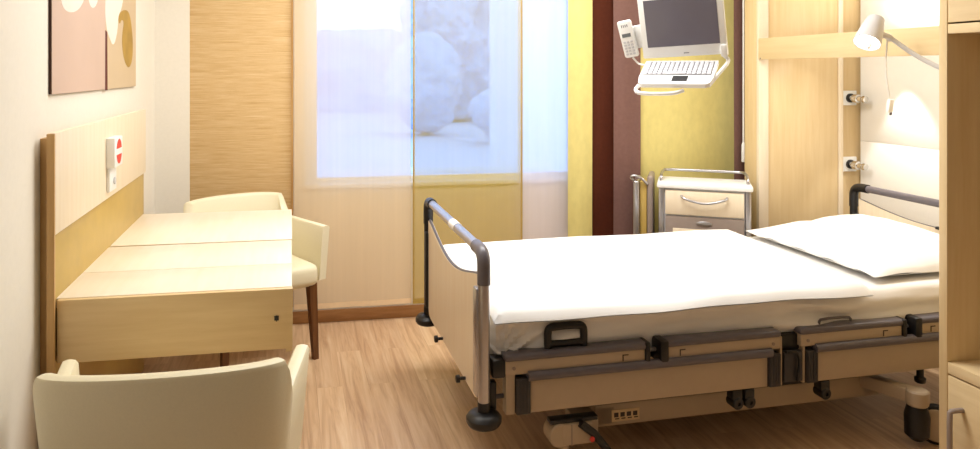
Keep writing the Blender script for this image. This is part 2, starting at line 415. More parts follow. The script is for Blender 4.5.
# ------------------------------------------------------------------ armchairs
def armchair(label):
    t = thing('armchair', (0, 0, 0), label, 'chair', 'cream leather armchairs at the desk')
    # plan of the shell, sitting towards +y
    def plan(q):                       # q in -1..1 over the whole U; returns x,y
        a = abs(q); s = 1 if q >= 0 else -1
        if a < .5:
            k = a/.5; x = .26*math.sin(k*PI/2*.92)/math.sin(PI/2*.92); y = -.285+.09*k*k
        else:
            k = (a-.5)/.5; x = .26+.055*k; y = -.195+.35*k
            if k < .25: x -= .0
        return s*x, y
    def shell(q0, q1, ztop, name, n=24, flare=.0):
        b = B()
        rings = []
        N = n
        for i in range(N+1):
            q = q0+(q1-q0)*i/N
            x, y = plan(q); e = .004
            xa, ya = plan(min(1, q+e)); xb, yb = plan(max(-1, q-e))
            tx, ty = xa-xb, ya-yb; l = math.hypot(tx, ty); nx, ny = ty/l, -tx/l   # outward
            zt = ztop(q); zb = .372
            ring = []
            prof = [(0, 0), (.5, 0), (1, 0)]
            th = .044
            def pt_(off, z):
                k = (z-zb)/(.76-zb); tp = .90+.10*k
                lean = -.035*(k-.4) if abs(q) < .5 else -.035*(k-.4)*max(0, 1-(abs(q)-.5)/.12)
                return Vector(((x+nx*off)*tp, (y+ny*off)*(1)+lean, z))
            for (off, z) in ((.5, zb), (.5, (zb+zt)/2), (.5, zt-.012), (.36, zt-.003), (.1, zt), (-.1, zt), (-.36, zt-.003), (-.5, zt-.012), (-.5, (zb+zt)/2), (-.5, zb)):
                ring.append(pt_(off*th, z))
            rings.append(ring)
        m = len(rings[0]); vs = [v for r in rings for v in r]
        fs = [(i*m+j, i*m+(j+1) % m, (i+1)*m+(j+1) % m, (i+1)*m+j) for i in range(N) for j in range(m)]
        fs += [tuple(range(m))[::-1], tuple(range(N*m, N*m+m))]
        b._add(vs, fs)
        return b
    zback = lambda q: .76-.012*(abs(q)/.5)**2 if abs(q) < .44 else .7507-.098*((abs(q)-.44)/.10)
    shell(-.54, .54, zback, 'back', 40).build('backrest', 'leather', t)
    sm = B()
    sm.tube([Vector((plan(q)[0]*1.005, plan(q)[1]-.0365, .735-.012*(abs(q)/.5)**2)) for q in [-.44+.88*i/24 for i in range(25)]], .0016, 6)
    sm.build('seam', 'piping', t)
    for s in (-1, 1):
        shell(s*.541, s*1.0, lambda q: .645-.010*((abs(q)-.54)/.46), 'arm', 16).build('armrest', 'leather', t)
    st = B().box(-.245, .245, -.22, .20, .355, .465, .035, seg=4)
    st.build('seat', 'leather', t)
    for sx in (-1, 1):
        for y0_, yb_ in ((.165, .175), (-.2, -.26)):
            l = B(); x = sx*.215
            a, c = .021, .013
            top = [(x-a, y0_-a, .372), (x+a, y0_-a, .372), (x+a, y0_+a, .372), (x-a, y0_+a, .372)]
            bx_ = sx*.232
            bot = [(bx_-c, yb_-c, 0), (bx_+c, yb_-c, 0), (bx_+c, yb_+c, 0), (bx_-c, yb_+c, 0)]
            l._add([Vector(p) for p in top+bot], [(0, 1, 2, 3), (7, 6, 5, 4)]+[(i, 4+i, 4+(i+1) % 4, (i+1) % 4) for i in range(4)])
            l.build('leg', 'dark_wood', t)
    return t
c1 = armchair('cream leather armchair in front of the desk, its back towards the viewer')
c2 = copy_tree(c1)
c2['label'] = 'cream leather armchair beyond the desk by the window, one arm and a dark leg showing'
c1.location = (-.271, 1.945, 0); c1.rotation_euler = (0, 0, math.radians(0))
c2.location = (-.165, 3.69, 0); c2.rotation_euler = (0, 0, math.radians(180+27))

# ------------------------------------------------------------------ curtain panels
def curtain(name, x0, x1, y, mat, label, cat='curtain', zb=.096, zt=2.5, wave=.004, hem=None, nw=3, group=None, hems=''):
    t = thing(name, ((x0+x1)/2, y, zb), label, cat, group)
    ph = random.random()*6
    def fn(u, v):
        x = x0+(x1-x0)*u
        return Vector((x, y+wave*math.sin(u*nw*2*PI+ph)*(1-.3*v)+.002*math.sin(v*7+ph), zb+(zt-zb)*v))
    b = B().grid(fn, 36, 24)
    b.build('cloth', mat, t)
    if hem:
        h = B()
        h.grid(lambda u, v: fn(u, v*.012)+Vector((0, -.002, 0)), 36, 1)
        if 'l' in hems: h.grid(lambda u, v: fn(u*.016, v)+Vector((0, -.002, 0)), 1, 24)
        if 'r' in hems: h.grid(lambda u, v: fn(1-u*.016, v)+Vector((0, -.002, 0)), 1, 24)
        h.build('hem', hem, t)
    B().box(x0, x1, y-.008, y+.008, zt, zt+.025, .003).build('carrier_bar', 'silver', t)
    return t
bp = thing('panel_blind', (-.26, 4.15, .1), 'straw coloured grasscloth wall panel left of the window', 'panel blind')
B().box(-.535, .008, 4.14, 4.15, .1, 2.5, .001).build('grasscloth', 'bamboo', bp)
B().box(.006, .018, 4.137, 4.152, .1, 2.5, .001).build('edge_shade_strip', 'edge_wood', bp)  # brown strip painting the shadow line along the panel edge
B().box(-.535, .018, 4.136, 4.156, 2.5, 2.525, .003).build('carrier_bar', 'silver', bp)
curtain('sheer_curtain', .022, .670, 4.10, 'sheer_cream', 'leftmost sheer curtain panel, cream, hanging beside the straw coloured wall panel', hem='hem_cream', nw=2, group='sheer curtain panels at the window')
curtain('sheer_curtain', .676, 1.316, 4.085, 'sheer_olive', 'olive yellow sheer curtain panel hanging behind the bed footboard', hem='hem_olive', nw=2, group='sheer curtain panels at the window', hems='lr')
curtain('sheer_curtain', 1.295, 1.60, 4.115, 'sheer_lilac', 'pale lilac sheer curtain panel between the olive sheer and the opaque yellow panel', nw=2, group='sheer curtain panels at the window')
curtain('opaque_curtain', 1.585, 1.735, 4.07, 'olive_cloth', 'narrow opaque yellow curtain panel left of the dark brown one', nw=1, group='opaque curtain panels')
curtain('opaque_curtain', 1.72, 1.90, 4.10, 'brown_cloth', 'dark reddish brown curtain panel between narrow yellow and mauve panels', nw=1, group='opaque curtain panels')
curtain('opaque_curtain', 1.86, 2.03, 4.055, 'mauve_cloth', 'mauve brown curtain panel behind the telephone handset', nw=1, group='opaque curtain panels')
curtain('opaque_curtain', 2.015, 2.672, 4.075, 'olive_cloth', 'wide opaque yellow curtain panel behind the bedside cabinet', nw=1.5, group='opaque curtain panels')
curtain('opaque_curtain', 2.565, 2.68, 3.95, 'mauve_cloth', 'thin strip of mauve brown curtain beside the white pull rod', nw=1, group='opaque curtain panels')
rd = thing('curtain_rod', (2.597, 3.905, .9), 'thin white curtain pull rod hanging beside the wide yellow panel', 'pull rod')
B().cyl((2.597, 3.905, .98), (2.597, 3.905, 2.5), .005, 10).build('wand', 'cord_white', rd)
B().lathe((2.597, 3.905, .87), (0, 0, 1), [(0, .009), (.004, .012), (.1, .011), (.115, .005)], 12).build('grip', 'white_pl', rd)
ct = B()
ct.box(-.53, 2.9, 3.89, 4.16, 2.53, 2.6, .003)
tag(ct.build('curtain_rail', 'white_pl'), 'white curtain rail fixed under the ceiling above the window', 'curtain rail')

# ------------------------------------------------------------------ hospital bed (local: bx along the length, by across, then a touch askew to the wall)
X0, Y0, SH = .63, 2.37, .045
def bedxf(v): return (X0+v[0], Y0+v[1]+SH*v[0], v[2])
def BB(): return B(bedxf)
LEN = 2.33
bed = thing('hospital_bed', (X0+1.1, Y0+.5, 0), 'adjustable hospital bed with wooden end boards and beige side rails', 'bed')
# end boards
def endboard(name, bx, ztop, sgn, zpost, wire):
    pan = BB()
    n = 28
    top = []
    for i in range(n+1):
        k = i/n; by = .045+.91*k
        top.append((by, ztop-.085-.075*math.sin(PI*k)**1.2 if not wire else ztop-.06-.055*math.sin(PI*k)))
    zb = .285
    poly = [(.045, zb+.04), (.06, zb+.01), (.09, zb), (.91, zb), (.94, zb+.01), (.955, zb+.04)]+top[::-1]
    pan.prism(poly, (bx-.008, 0, 0), (0, 1, 0), (0, 0, 1), (.016, 0, 0))
    o = pan.build(name, 'maple_pale', bed)
    tr = BB().tube([(bx, p[0], p[1]+.001) for p in top],   .006 if not wire else .003, 8)
    tr.build('top_trim' if not wire else 'wire_trim', 'dgrey', o)
    for by in (.0, 1.0):
        p = BB()
        p.cyl((bx, by, zpost), (bx, by, ztop-.07), .0195, 22)
        if by == 0: p.box(bx-.026, bx+.024, by+.006, by+.05, zpost+.02, ztop-.12, .006)
        else: p.box(bx-.022, bx+.022, by-.05, by-.006, zpost+.02, ztop-.14, .006)
        p.build('post', 'silver' if (by == 0) else 'black', o)  # far posts black: their shade is put into the material
        i = 1 if by == 0 else -1
        k = BB()
        k.tube([(bx, by, ztop-.105), (bx, by, ztop-.07), (bx, by+i*.002, ztop-.022), (bx, by+i*.03, ztop), (bx, by+i*.10, ztop)], .0225, 18, sub=2)
        k.build('corner_cap', 'black' if wire or by else 'dgrey', o)
        u = BB()
        u.lathe((bx, by, zpost-.072), (0, 0, 1), [(0, .04), (.005, .052), (.016, .0595), (.03, .0595), (.042, .05), (.047, .036), (.05, .022), (.08, .021)], 28)
        u.build('bumper', 'black', o)
    r = BB().cyl((bx, .06, ztop), (bx, .94, ztop), .018, 20)
    r.build('rail', 'silver' if not wire else 'dgrey', o)
    return o
fb = endboard('footboard', 0, .80, -1, .30, False)
BB().cyl((0, .385, .80), (0, .475, .80), .0195, 20).build('rail_label', 'white_pl', fb)
for by in (.22, .62):
    BB().lathe((-.01, by, .285+.012), (-1, 0, 0), [(0, .006), (.02, .006), (.022, .014), (.034, .014), (.036, .01)], 14).build('knob', 'black', fb)
hb = endboard('headboard', LEN, .785, 1, .30, True)
BB().box(LEN-.02, LEN-.004, .45, .475, .667, .68, .002).build('wire_clip', 'black', hb)

# side rails: near side (i = 0) and far side mirrored
def side(mir):
    def S():
        return B((lambda v: bedxf((v[0], 1.0-v[1], v[2]))) if mir else bedxf)
    # upper folding bars
    for j, (a, c) in enumerate(((.075, .60), (.645, 1.128), (1.215, 1.675), (1.718, 2.19))):
        bar = S().box(a, c, .0, .05, .387, .432, .004).build('upper_bar', 'beige', bed)
        S().box(a-.004, c+.004, -.006, .056, .430, .455, .011, seg=3).build('grip_cap', 'dgrey', bar)
        e0 = S()
        if j in (0, 2): e0.box(c-.016, c+.005, -.009, .06, .380, .456, .007)
        else: e0.box(a-.006, a+.028, -.014, .06, .376, .459, .008)
        e0.build('end_stop', 'black', bar)
        q = (c-.10) if j in (0, 2) else (a+.075)
        l = S()
        l.box(q, q+.004, -.0015, .002, .398, .42).box(q, q+.022, -.0015, .002, .4165, .42)
        l.build('latch', 'print', bar)
        s_ = S()
        e = (a+.03) if j in (0, 2) else (c-.03)
        s_.cyl((e, .001, .408), (e, -.003, .408), .006, 12); s_.build('screw', 'grey_brown', bar)
    # link tubes between the bar halves
    S().cyl((.60, .028, .418), (.65, .028, .418), .008, 12).build('link', 'silver', bed)
    S().cyl((1.67, .028, .418), (1.73, .028, .418), .008, 12).build('link', 'silver', bed)
    # lower rails with a tubular grip and a broad beige board
    for (a, c) in ((.165, 1.078), (1.287, 2.15)):
        bd = S().box(a, c, .004, .03, .252, .37, .003).build('lower_board', 'beige', bed)
        S().tube([(a-.012, .0, .378), (c+.012, .0, .378)], .0165, 16).build('grip_tube', 'dgrey', bd)
    for (a, c) in ((.112, .163), (1.08, 1.128), (1.238, 1.286), (2.152, 2.2)):
        g = S().box(a, c, -.006, .036, .252, .372, .004)
        for k in range(4): g.box(a+.004+k*.011, a+.009+k*.011, -.0085, .0, .262, .366, .001)
        g.build('end_block', 'grey_rubber', bed)
    for (a, c) in ((.078, .11), (1.130, 1.139), (1.226, 1.236)):
        S().box(a, c, .004, .045, .252, .43, .002).build('guide_post', 'beige', bed)
    S().box(1.145, 1.222, -.002, .03, .262, .372, .004).build('centre_block', 'grey_rubber', bed)
    S().tube([(1.15, -.006, .375), (1.19, -.012, .38), (1.2, -.014, .34), (1.192, -.012, .29), (1.196, -.008, .268)], .006, 8, sub=2).build('release_cord', 'black', bed)
    S().box(1.13, 1.225, .02, .08, .37, .43, .006).build('hinge_block', 'black', bed)
    S().box(.03, .08, .0, .07, .375, .44, .012).build('corner_block', 'black', bed)
    S().box(.014, .05, .02, .05, .26, .36, .004).build('board_bracket', 'black', bed)
    S().tube([(.045, .035, .305), (.12, .035, .305)], .008, 10).build('bracket_pin', 'dgrey', bed)
    # mattress frame tube behind the rails
    S().box(.05, 2.2, .07, .11, .372, .40, .003).build('mattress_frame', 'black', bed)
    # loops that keep the mattress in place
    h = S().tube([(.236, .028, .44), (.234, .028, .50), (.238, .028, .523), (.262, .028, .527), (.34, .028, .527), (.364, .028, .523), (.368, .028, .50), (.366, .028, .44)], .0135, 12, sub=2)
    h.tube([(.24, .028, .468), (.364, .028, .468)], .012, 10); h.build('mattress_stop', 'black', bed)
    S().tube([(1.315, .026, .43), (1.313, .026, .462), (1.322, .026, .473), (1.445, .026, .473), (1.455, .026, .462), (1.453, .026, .43)], .005, 10, sub=1).build('mattress_stop', 'dgrey', bed)
    # small hooks under the lower board
    for q in (.955, 1.005, 1.325):
        k = S().box(q-.02, q+.02, .004, .045, .215, .25, .004)
        k.lathe((q+.002, .05, .202), (0, -1, 0), [(0, .018), (.002, .022), (.046, .022), (.05, .018), (.05, .008), (.044, .007)], 18)
        k.build('hook', 'black', bed)
side(False); side(True)
# lying surface: slats across
pl = BB()
for k in range(14): pl.box(.09+k*.155, .19+k*.155, .07, .93, .395, .404, .001)
pl.build('slatted_base', 'dgrey', bed)
# undercarriage
fr = BB()
for by in (.12, .84): fr.box(.45, 1.67, by, by+.04, .115, .195, .006)
fr.box(.45, .53, .12, .88, .12, .19, .006)  .box(1.59, 1.67, .12, .88, .12, .19, .006)
chs = fr.build('undercarriage', 'beige', bed)
k = BB()
for by in (.118, .838): k.box(.40, 1.60, by, by+.044, .195, .212, .003)
k.build('rubber_strip', 'black', chs)
for bx in (.75, 1.5):
    BB().tube([(bx, .3, .19), (bx+.18, .3, .385)], .02, 12).build('lifting_arm', 'dgrey', chs)
    BB().tube([(bx, .7, .19), (bx+.18, .7, .385)], .02, 12).build('lifting_arm', 'dgrey', chs)
sk = BB().box(.515, .625, .1185, .1205, .130, .172).build('sticker', 'sticker', chs)
q = BB()
for i in range(4):
    x = .524+i*.025
    q.box(x, x+.017, .1178, .1187, .146, .162).box(x+.004, x+.02, .1178, .1187, .138, .142)
q.build('print', 'print', sk)
# foot-end brake housings, pedals and all four castors
def castor(bx, by, foot, swivel):
    mir = by > .5
    i = -1 if mir else 1
    h = BB()
    if foot:
        h.lathe((bx-.02, by+i*.045, .165), (0, -i, 0), [(0, .036), (.004, .04), (.066, .04), (.07, .036)], 24)
        h.box(bx-.02, bx+.10, by-.026, by+.045, .128, .203, .01)
        h.box(bx+.05, bx+.14, min(by+i*.02, by+i*.12), max(by+i*.02, by+i*.12), .12, .195, .008)
        h.lathe((bx, by, .085), (0, 0, 1), [(0, .018), (.05, .018)], 16)
    else:
        h.obox((bx-.035, by+i*.09, .180), (.11, -i*.24, .0), (i*.05, .023, 0), (0, 0, .052), .008)
        h.lathe((bx, by, .150), (0, 0, 1), [(0, .034), (.006, .039), (.052, .039), (.058, .034)], 20)
    c = h.build('castor_housing', 'beige', bed)
    if foot:
        pd = BB()
        pd.box(bx-.055, bx+.12, by-.018, by+.02, .203, .218, .004)
        pd.tube([(bx+.05, by-i*.03, .205), (bx+.10, by-i*.035, .165), (bx+.15, by-i*.04, .10), (bx+.2, by-i*.045, .06)], .014, 12)
        pd.build('brake_pedal', 'black', c)
        BB().lathe((bx+.085, by-i*.046, .155), (0, -i, 0), [(0, .009), (.004, .009), (.005, .007)], 14).build('red_dot', 'red', c)
        BB().box(bx+.018, bx+.0215, by-.0275, by+.0, .13, .2).build('housing_seam', 'grey_brown', c)
        wc = Vector((bx, by, .05)); ax = Vector((math.cos(swivel), math.sin(swivel), 0))
    else:
        fk = BB().lathe((bx, by, .02), (0, 0, 1), [(0, .02), (.02, .042), (.09, .044), (.13, .034)], 18)
        fk.build('fork', 'black', c)
        wc = Vector((bx+.075, by-i*.012, .075)); ax = Vector((math.cos(swivel), math.sin(swivel), 0))
    R = .05 if foot else .075
    wh = BB().lathe(wc-ax*.016, ax, [(0, R-.012), (.003, R-.003), (.01, R), (.022, R), (.029, R-.003), (.032, R-.012)], 30).build('wheel', 'black', c)
    for sg in (1, -1):
        BB().lathe(wc+ax*sg*.0155, ax*sg, [(0, R-.014), (.004, R-.016), (.006, R-.026)], 26).build('hub_cover', 'beige', wh)
castor(.29, .02, True, PI/2); castor(.29, .98, True, PI/2)
castor(1.68, -.05, False, math.radians(50)); castor(1.68, 1.05, False, math.radians(130))
# transport stops under the frame near the head
for by in (.03, .97):
    BB().lathe((1.775, by, .19), (0, 0, 1), [(0, .012), (.004, .019), (.02, .021), (.026, .013), (.07, .013)], 16).build('lift_stop', 'black', bed)

# ------------------------------------------------------------------ mattress, duvet, pillow
mt = thing('mattress', (X0+1.1, Y0+.5, .404), 'mattress in a white fitted sheet lying on the hospital bed', 'mattress')
def mat_fn():
    b = BB()
    x0, x1, y0_, y1_, z0, z1, rc = .04, 2.275, .045, .955, .405, .565, .032
    def sec(q):                                   # rounded rectangle, q in 0..1, starting at the near bottom
        pts = []
        for cy_, cz_, a0 in ((y0_+rc, z0+rc, -PI/2), (y0_+rc, z1-rc, PI), (y1_-rc, z1-rc, PI/2), (y1_-rc, z0+rc, 0)):
            for k in range(5):
                a = a0-(PI/2)*k/4
                pts.append((cy_+rc*math.cos(a), cz_+rc*math.sin(a)))
        return pts
    base = sec(0)
    ring = []
    for (a, c) in zip(base, base[1:]+base[:1]):   # refine long runs
        d = math.hypot(c[0]-a[0], c[1]-a[1]); n = max(1, int(d/.008)) if d < .2 else 10
        ring += [(a[0]+(c[0]-a[0])*k/n, a[1]+(c[1]-a[1])*k/n) for k in range(n)]
    N = 150; vs = []; fs = []; m = len(ring)
    for i in range(N+1):
        u = i/N; x = x0+(x1-x0)*u
        e = min(u, 1-u)*(x1-x0); sh = 1 if e > rc else 1-(1-math.sqrt(max(0, 1-(1-e/rc)**2)))*1
        for (y, z) in ring:
            yy = .5+(y-.5)*(1-(1-sh)*.07); zz = .485+(z-.485)*(1-(1-sh)*.4)
            if y < .09 and z < .562:
                r_ = math.hypot(x-.04, z-.42); an = math.atan2(z-.40, x-.03)
                f = math.sin(an*24+1)*.010*max(0, 1-r_/.5)
                f += noise.noise(Vector((x*2.0+z*7, z*20, 1.3)))*.017
                f += noise.noise(Vector((x*6-z*14, z*30, 4.3)))*.008
                f += .014*math.exp(-((x-1.30)/.16)**2)*math.sin((z-.42)*80+x*14)
                yy -= f*min(1, (.562-z)/.03)+.003
            vs.append(Vector((x, yy, zz)))
    for i in range(N):
        for k in range(m): fs.append((i*m+k, i*m+(k+1) % m, (i+1)*m+(k+1) % m, (i+1)*m+k))
    fs += [tuple(range(m))[::-1], tuple(range(N*m, N*m+m))]
    return b._add(vs, fs)
mat_fn().build('fitted_sheet', 'sheet', mt)

def duvet():
    b = BB()
    nu, nv = 96, 64
    def fn(u, v, top):
        bx = .04+u*1.49; by = -.002+v*1.0
        bx += .05*(v)*u                                     # head edge runs a little askew
        eu = min(u, 1-u)*1.455; ev = min(v, 1-v)*1.0
        k = max(0, min(1, min(eu, ev)/.05)); k = math.sqrt(1-(1-k)**2)
        h = .027*k
        n = noise.noise(Vector((bx*2.3, by*2.3, 0)))*.008+noise.noise(Vector((bx*6, by*5, 3)))*.0035
        h += n*k+.006*k*math.sin(min(1, v*2)*PI/2)
        z = .570+(h if top else -.003)
        if v < .06: z -= (.06-v)*.16*(1+.8*math.sin(bx*5.1)*.4)
        if top is False: z = min(z, .5665) if v >= .06 else z
        by2 = by+(.006*math.sin(bx*7)+.004*math.sin(bx*17))*(1-v)**6
        return Vector((bx+.006*math.sin(by*9)*u**8, by2, z))
    b.grid(lambda u, v: fn(u, v, True), nu, nv)
    b.grid(lambda u, v: fn(u, v, False), nu, nv)
    return b
dv = duvet().build('duvet', 'linen', None, weld=False)
tag(dv, 'white duvet spread over the lower part of the bed', 'duvet')

def pillow():
    b = B()
    cx, cy, ry, rz_ = 1.925, .50, .40, 0
    L_, W_ = .62, .84
    ang = math.radians(0)
    nu, nv = 56, 72
    def fn(u, v, top):
        a, c = u*2-1, v*2-1
        # pinched corners, softly bowed sides
        ex = 1-.07*(1-abs(c)**2.5)*0-.05*abs(c)**2*0
        x = a*L_/2*(1-.055*(1-c*c)*abs(a)**3); y = c*W_/2*(1-.05*(1-a*a)*abs(c)**3)
        k = max(0, (1-abs(a)**2.6))**.55*max(0, (1-abs(c)**2.8))**.55
        n = noise.noise(Vector((a*2.1, c*2.4, 5)))*.5+noise.noise(Vector((a*5, c*5, 9)))*.22
        if top:
            h = .088*k*(1+.32*n)*(1+.25*a)
            h += .004*math.sin(c*14+a*6)*max(0, 1-k)
        else: h = -.028*k
        X = cx+x*math.cos(ang)-y*math.sin(ang); Y = cy+x*math.sin(ang)+y*math.cos(ang)
        z = .596+h
        lift = max(0, a-.05)*.04
        return Vector(bedxf((X, Y, z+lift)))
    b.grid(lambda u, v: fn(u, v, True), nu, nv); b.grid(lambda u, v: fn(u, v, False), nu, nv)
    return b
tag(pillow().build('pillow', 'linen', None, weld=True), 'plump white pillow at the head end of the bed', 'pillow')

# ------------------------------------------------------------------ bedside cabinet with folded tray
nx0, nx1, ny0, ny1 = 2.03, 2.50, 3.646, 3.906
ns = thing('bedside_cabinet', ((nx0+nx1)/2, 3.786, 0), 'hospital bedside cabinet with bow handle drawer and guard rail on top', 'cabinet')
bd = B().box(nx0+.03, nx1-.03, ny0+.012, ny1, .09, .755, .003).build('body', 'grey_pl', ns)
for x in (nx0+.015, nx1-.015):
    B().box(x-.014, x+.014, ny0, ny1, .09, .765, .006).build('side_profile', 'silver', ns)
B().box(nx0-.008, nx1+.008, ny0-.01, ny1+.01, .759, .788, .008).build('cabinet_top', 'white_pl', ns)
gr = B()
gr.tube([(nx0+.012, ny0+.08, .78), (nx0+.012, ny0+.08, .815), (nx0+.014, ny0+.16, .828), (nx0+.02, ny1-.02, .83), (nx0+.06, ny1, .83), (nx1-.06, ny1, .83), (nx1-.02, ny1-.02, .83), (nx1-.014, ny0+.16, .828), (nx1-.012, ny0+.08, .815), (nx1-.012, ny0+.08, .78)], .008, 10, sub=2)
gr.build('guard_rail', 'silver', ns)
dr = B().box(nx0+.036, nx1-.036, ny0-.004, ny0+.016, .618, .748, .003).build('drawer', 'maple_pale', ns)
B().tube([(nx0+.12, ny0-.002, .722), (nx0+.125, ny0-.028, .714), (nx0+.18, ny0-.034, .697), ((nx0+nx1)/2, ny0-.036, .688), (nx1-.18, ny0-.034, .697), (nx1-.125, ny0-.028, .714), (nx1-.12, ny0-.002, .722)], .0065, 10, sub=2).build('bow_handle', 'silver', dr)
dd = B().box(nx0+.036, nx1-.036, ny0-.004, ny0+.016, .12, .608, .003).build('door', 'grey_brown', ns)
B().box(nx0+.075, nx1-.075, ny0-.0065, ny0+.0, .16, .545, .002).build('door_panel', 'maple_pale', dd)
hd = B().lathe(((nx0+nx1)/2, ny0-.004, .576), (0, -1, 0), [(0, .02), (.004, .02), (.006, .016)], 22)
for v in hd.bm.verts: v.co.x = (nx0+nx1)/2+(v.co.x-(nx0+nx1)/2)*2.0; v.co.z = .576+(v.co.z-.576)*.65
hd.build('door_grip', 'silver', dd)
for x in (nx0+.05, nx1-.05):
    for y in (ny0+.05, ny1-.05):
        B().lathe((x, y, .0), (0, 0, 1), [(0, .01), (.001, .012), (.06, .012), (.062, .02), (.092, .02)], 14).build('castor', 'black', ns)
# folded overbed tray at the left of the cabinet
tr = B().box(nx0-.062, nx0-.03, 3.68, 3.92, .28, .815, .014, seg=4).build('tray_leaf', 'grey_brown', ns)
B().box(nx0-.135, nx0-.102, 3.66, 3.90, .28, .79, .012, seg=4).build('tray_leaf', 'silver', ns)
B().box(nx0-.1, nx0-.064, 3.69, 3.88, .30, .78, .004).build('tray_core', 'gold', ns)
B().tube([(nx0-.13, 3.675, .785), (nx0-.15, 3.66, .808), (nx0-.13, 3.66, .82), (nx0-.09, 3.665, .805), (nx0-.06, 3.68, .77)], .0075, 10, sub=2).build('tray_latch', 'silver', ns)
B().box(nx0-.09, nx0+.02, 3.78, 3.82, .4, .44, .004).build('tray_hinge', 'dgrey', ns)
ns.rotation_euler = (0, 0, math.radians(-30)); ns.location.y -= .012

# ------------------------------------------------------------------ ceiling-hung bedside terminal with handset
al = math.radians(40)
nrm = Vector((-math.sin(al), -math.cos(al), 0)); rgt = Vector((math.cos(al), -math.sin(al), 0)); up = Vector((0, 0, 1))
C0 = Vector((1.652, 2.9, 1.462))                       # hinge, bottom centre of the screen
roll = math.radians(3)
lean = math.radians(14)
su = (up*math.cos(lean)+nrm*math.sin(lean)); su = (su*math.cos(roll)-rgt*math.sin(roll)).normalized()
sn = rgt.cross(su).normalized()*1.0
if sn.dot(nrm) < 0: sn = -sn
sr = su.cross(sn).normalized()
if sr.dot(rgt) < 0: sr = -sr
tm = thing('bedside_terminal', C0, 'white bedside computer terminal with screen and keyboard hanging over the bed', 'terminal')
W_, H_ = .345, .27
scn = B().obox(C0+su*(H_/2)-sn*.012, sr*W_, su*H_, sn*.03, .006).build('screen_housing', 'white_pl', tm)
B().obox(C0+su*(H_/2+.016)+sn*.0035, sr*(W_-.05), su*(H_-.065), sn*.002).build('display', 'screen', scn)
B().obox(C0+su*.016+sn*.0035+sr*.01, sr*.022, su*.003, sn*.0015).build('mark', 'dgrey', scn)
bt = B()
for k in range(7):
    o_ = C0+su*.016+sn*.0035+sr*(-.145+k*.018 if k < 3 else .05+k*.016)
    bt.obox(o_, sr*.007, su*.004, sn*.0015)
bt.build('button_row', 'white_pl', scn)['kind'] = 'stuff'
B().obox(C0+sr*(W_/2-.012)+su*.018, sr*.026, su*.05, sn*.034, .004).build('hinge_cover', 'white_pl', scn)
# keyboard tray slopes down towards the patient
kd = (nrm*math.cos(math.radians(27))-up*math.sin(math.radians(27))); kn = rgt.cross(kd); kn = kn if kn.z > 0 else -kn
K0 = C0-up*.018-rgt*.012
kb = B()
def kp(a, c, h=0): return K0+rgt*a+kd*c+kn*h
ky = B().prism([(-.148, .0), (.148, .0), (.148, .15), (.14, .2), (.125, .212), (-.125, .212), (-.14, .2), (-.148, .15)], K0, rgt, kd, -kn*.018).build('keyboard_tray', 'white_pl', tm)
dkp = B().prism([(-.136, .014), (.136, .014), (.136, .132), (-.136, .132)], K0+kn*.0005, rgt, kd, kn*.0008).build('key_bed', 'dgrey', ky)
ks = B()
for r_ in range(6):
    nk = 14
    for c_ in range(nk):
        if r_ == 5 and 4 <= c_ <= 8:
            if c_ == 4: ks.obox(kp(-.136+.0195*6.5-.0006, .0235+r_*.0195, .003), rgt*.093, kd*.0165, kn*.005, .001)
            continue
        ks.obox(kp(-.127+c_*.0195, .0235+r_*.0195, .003), rgt*.0165, kd*.0165, kn*.005, .001)
ko = ks.build('keys', 'key', ky); ko['kind'] = 'stuff'
B().obox(kp(.02, .165, .001), rgt*.06, kd*.045, kn*.002).build('touchpad', 'black', ky)
B().tube([kp(-.145, .18, -.025), kp(-.155, .215, -.03), kp(-.13, .235, -.035), kp(.0, .232, -.035), kp(.04, .21, -.03)], .008, 10, sub=2).build('tray_bumper', 'white_pl', tm)
B().tube([C0+sr*(W_/2-.02)-sn*.01-su*.005, C0+sr*(W_/2+.005)-sn*.01-su*.03, kp(.165, .08, -.01), kp(.13, .17, -.03)], .008, 10, sub=2).build('tray_bumper', 'white_pl', tm)
# carrying arm to the ceiling
B().obox(C0+su*.16-sn*.055, sr*.12, su*.12, sn*.06, .01).build('mount_block', 'grey_pl', tm)
pA = C0+su*.16-sn*.10
B().tube([pA+sn*.03, pA-sn*.03, pA-sn*.06+up*.08, Vector((pA.x-.01, pA.y+.07, 2.0)), Vector((pA.x-.01, pA.y+.07, 2.6))], .02, 14, sub=2).build('ceiling_arm', 'grey_pl', tm)
B().lathe((pA.x-.01, pA.y+.07, 2.54), (0, 0, 1), [(0, .03), (.01, .07), (.06, .075)], 24).build('ceiling_rose', 'white_pl', tm)
# handset cradle and handset at the left of the screen
hu = (su*.97-sr*.12).normalized()
h0 = C0-sr*(W_/2+.055)+su*.095+sn*.005
hn = sn; hr = hu.cross(hn).normalized(); hr = hr if hr.dot(sr) > 0 else -hr
B().obox(h0-hn*.02+sr*.02, hr*.085, hu*.10, hn*.016, .005).build('handset_cradle', 'white_pl', tm)
B().obox(h0-hn*.02+sr*.045-hu*.0, sr*.05, su*.03, sn*.012, .004).build('cradle_arm', 'white_pl', tm)
B().tube([h0-hu*.085, h0-hu*.115+hr*.015, kp(-.17, .015, -.01), kp(-.145, .03, -.006)], .0045, 8, sub=2).build('handset_cord', 'cord_white', tm)
hs = thing('telephone_handset', h0, 'white telephone handset clipped to the left of the hanging terminal screen', 'telephone')
bdy = B().obox(h0+hn*.002, hr*.062, hu*.165, hn*.024, .009).build('handset_body', 'white_pl', hs)
B().obox(h0+hn*.0145+hu*.018, hr*.038, hu*.016, hn*.002).build('handset_display', 'screen_lcd', hs)
kk = B()
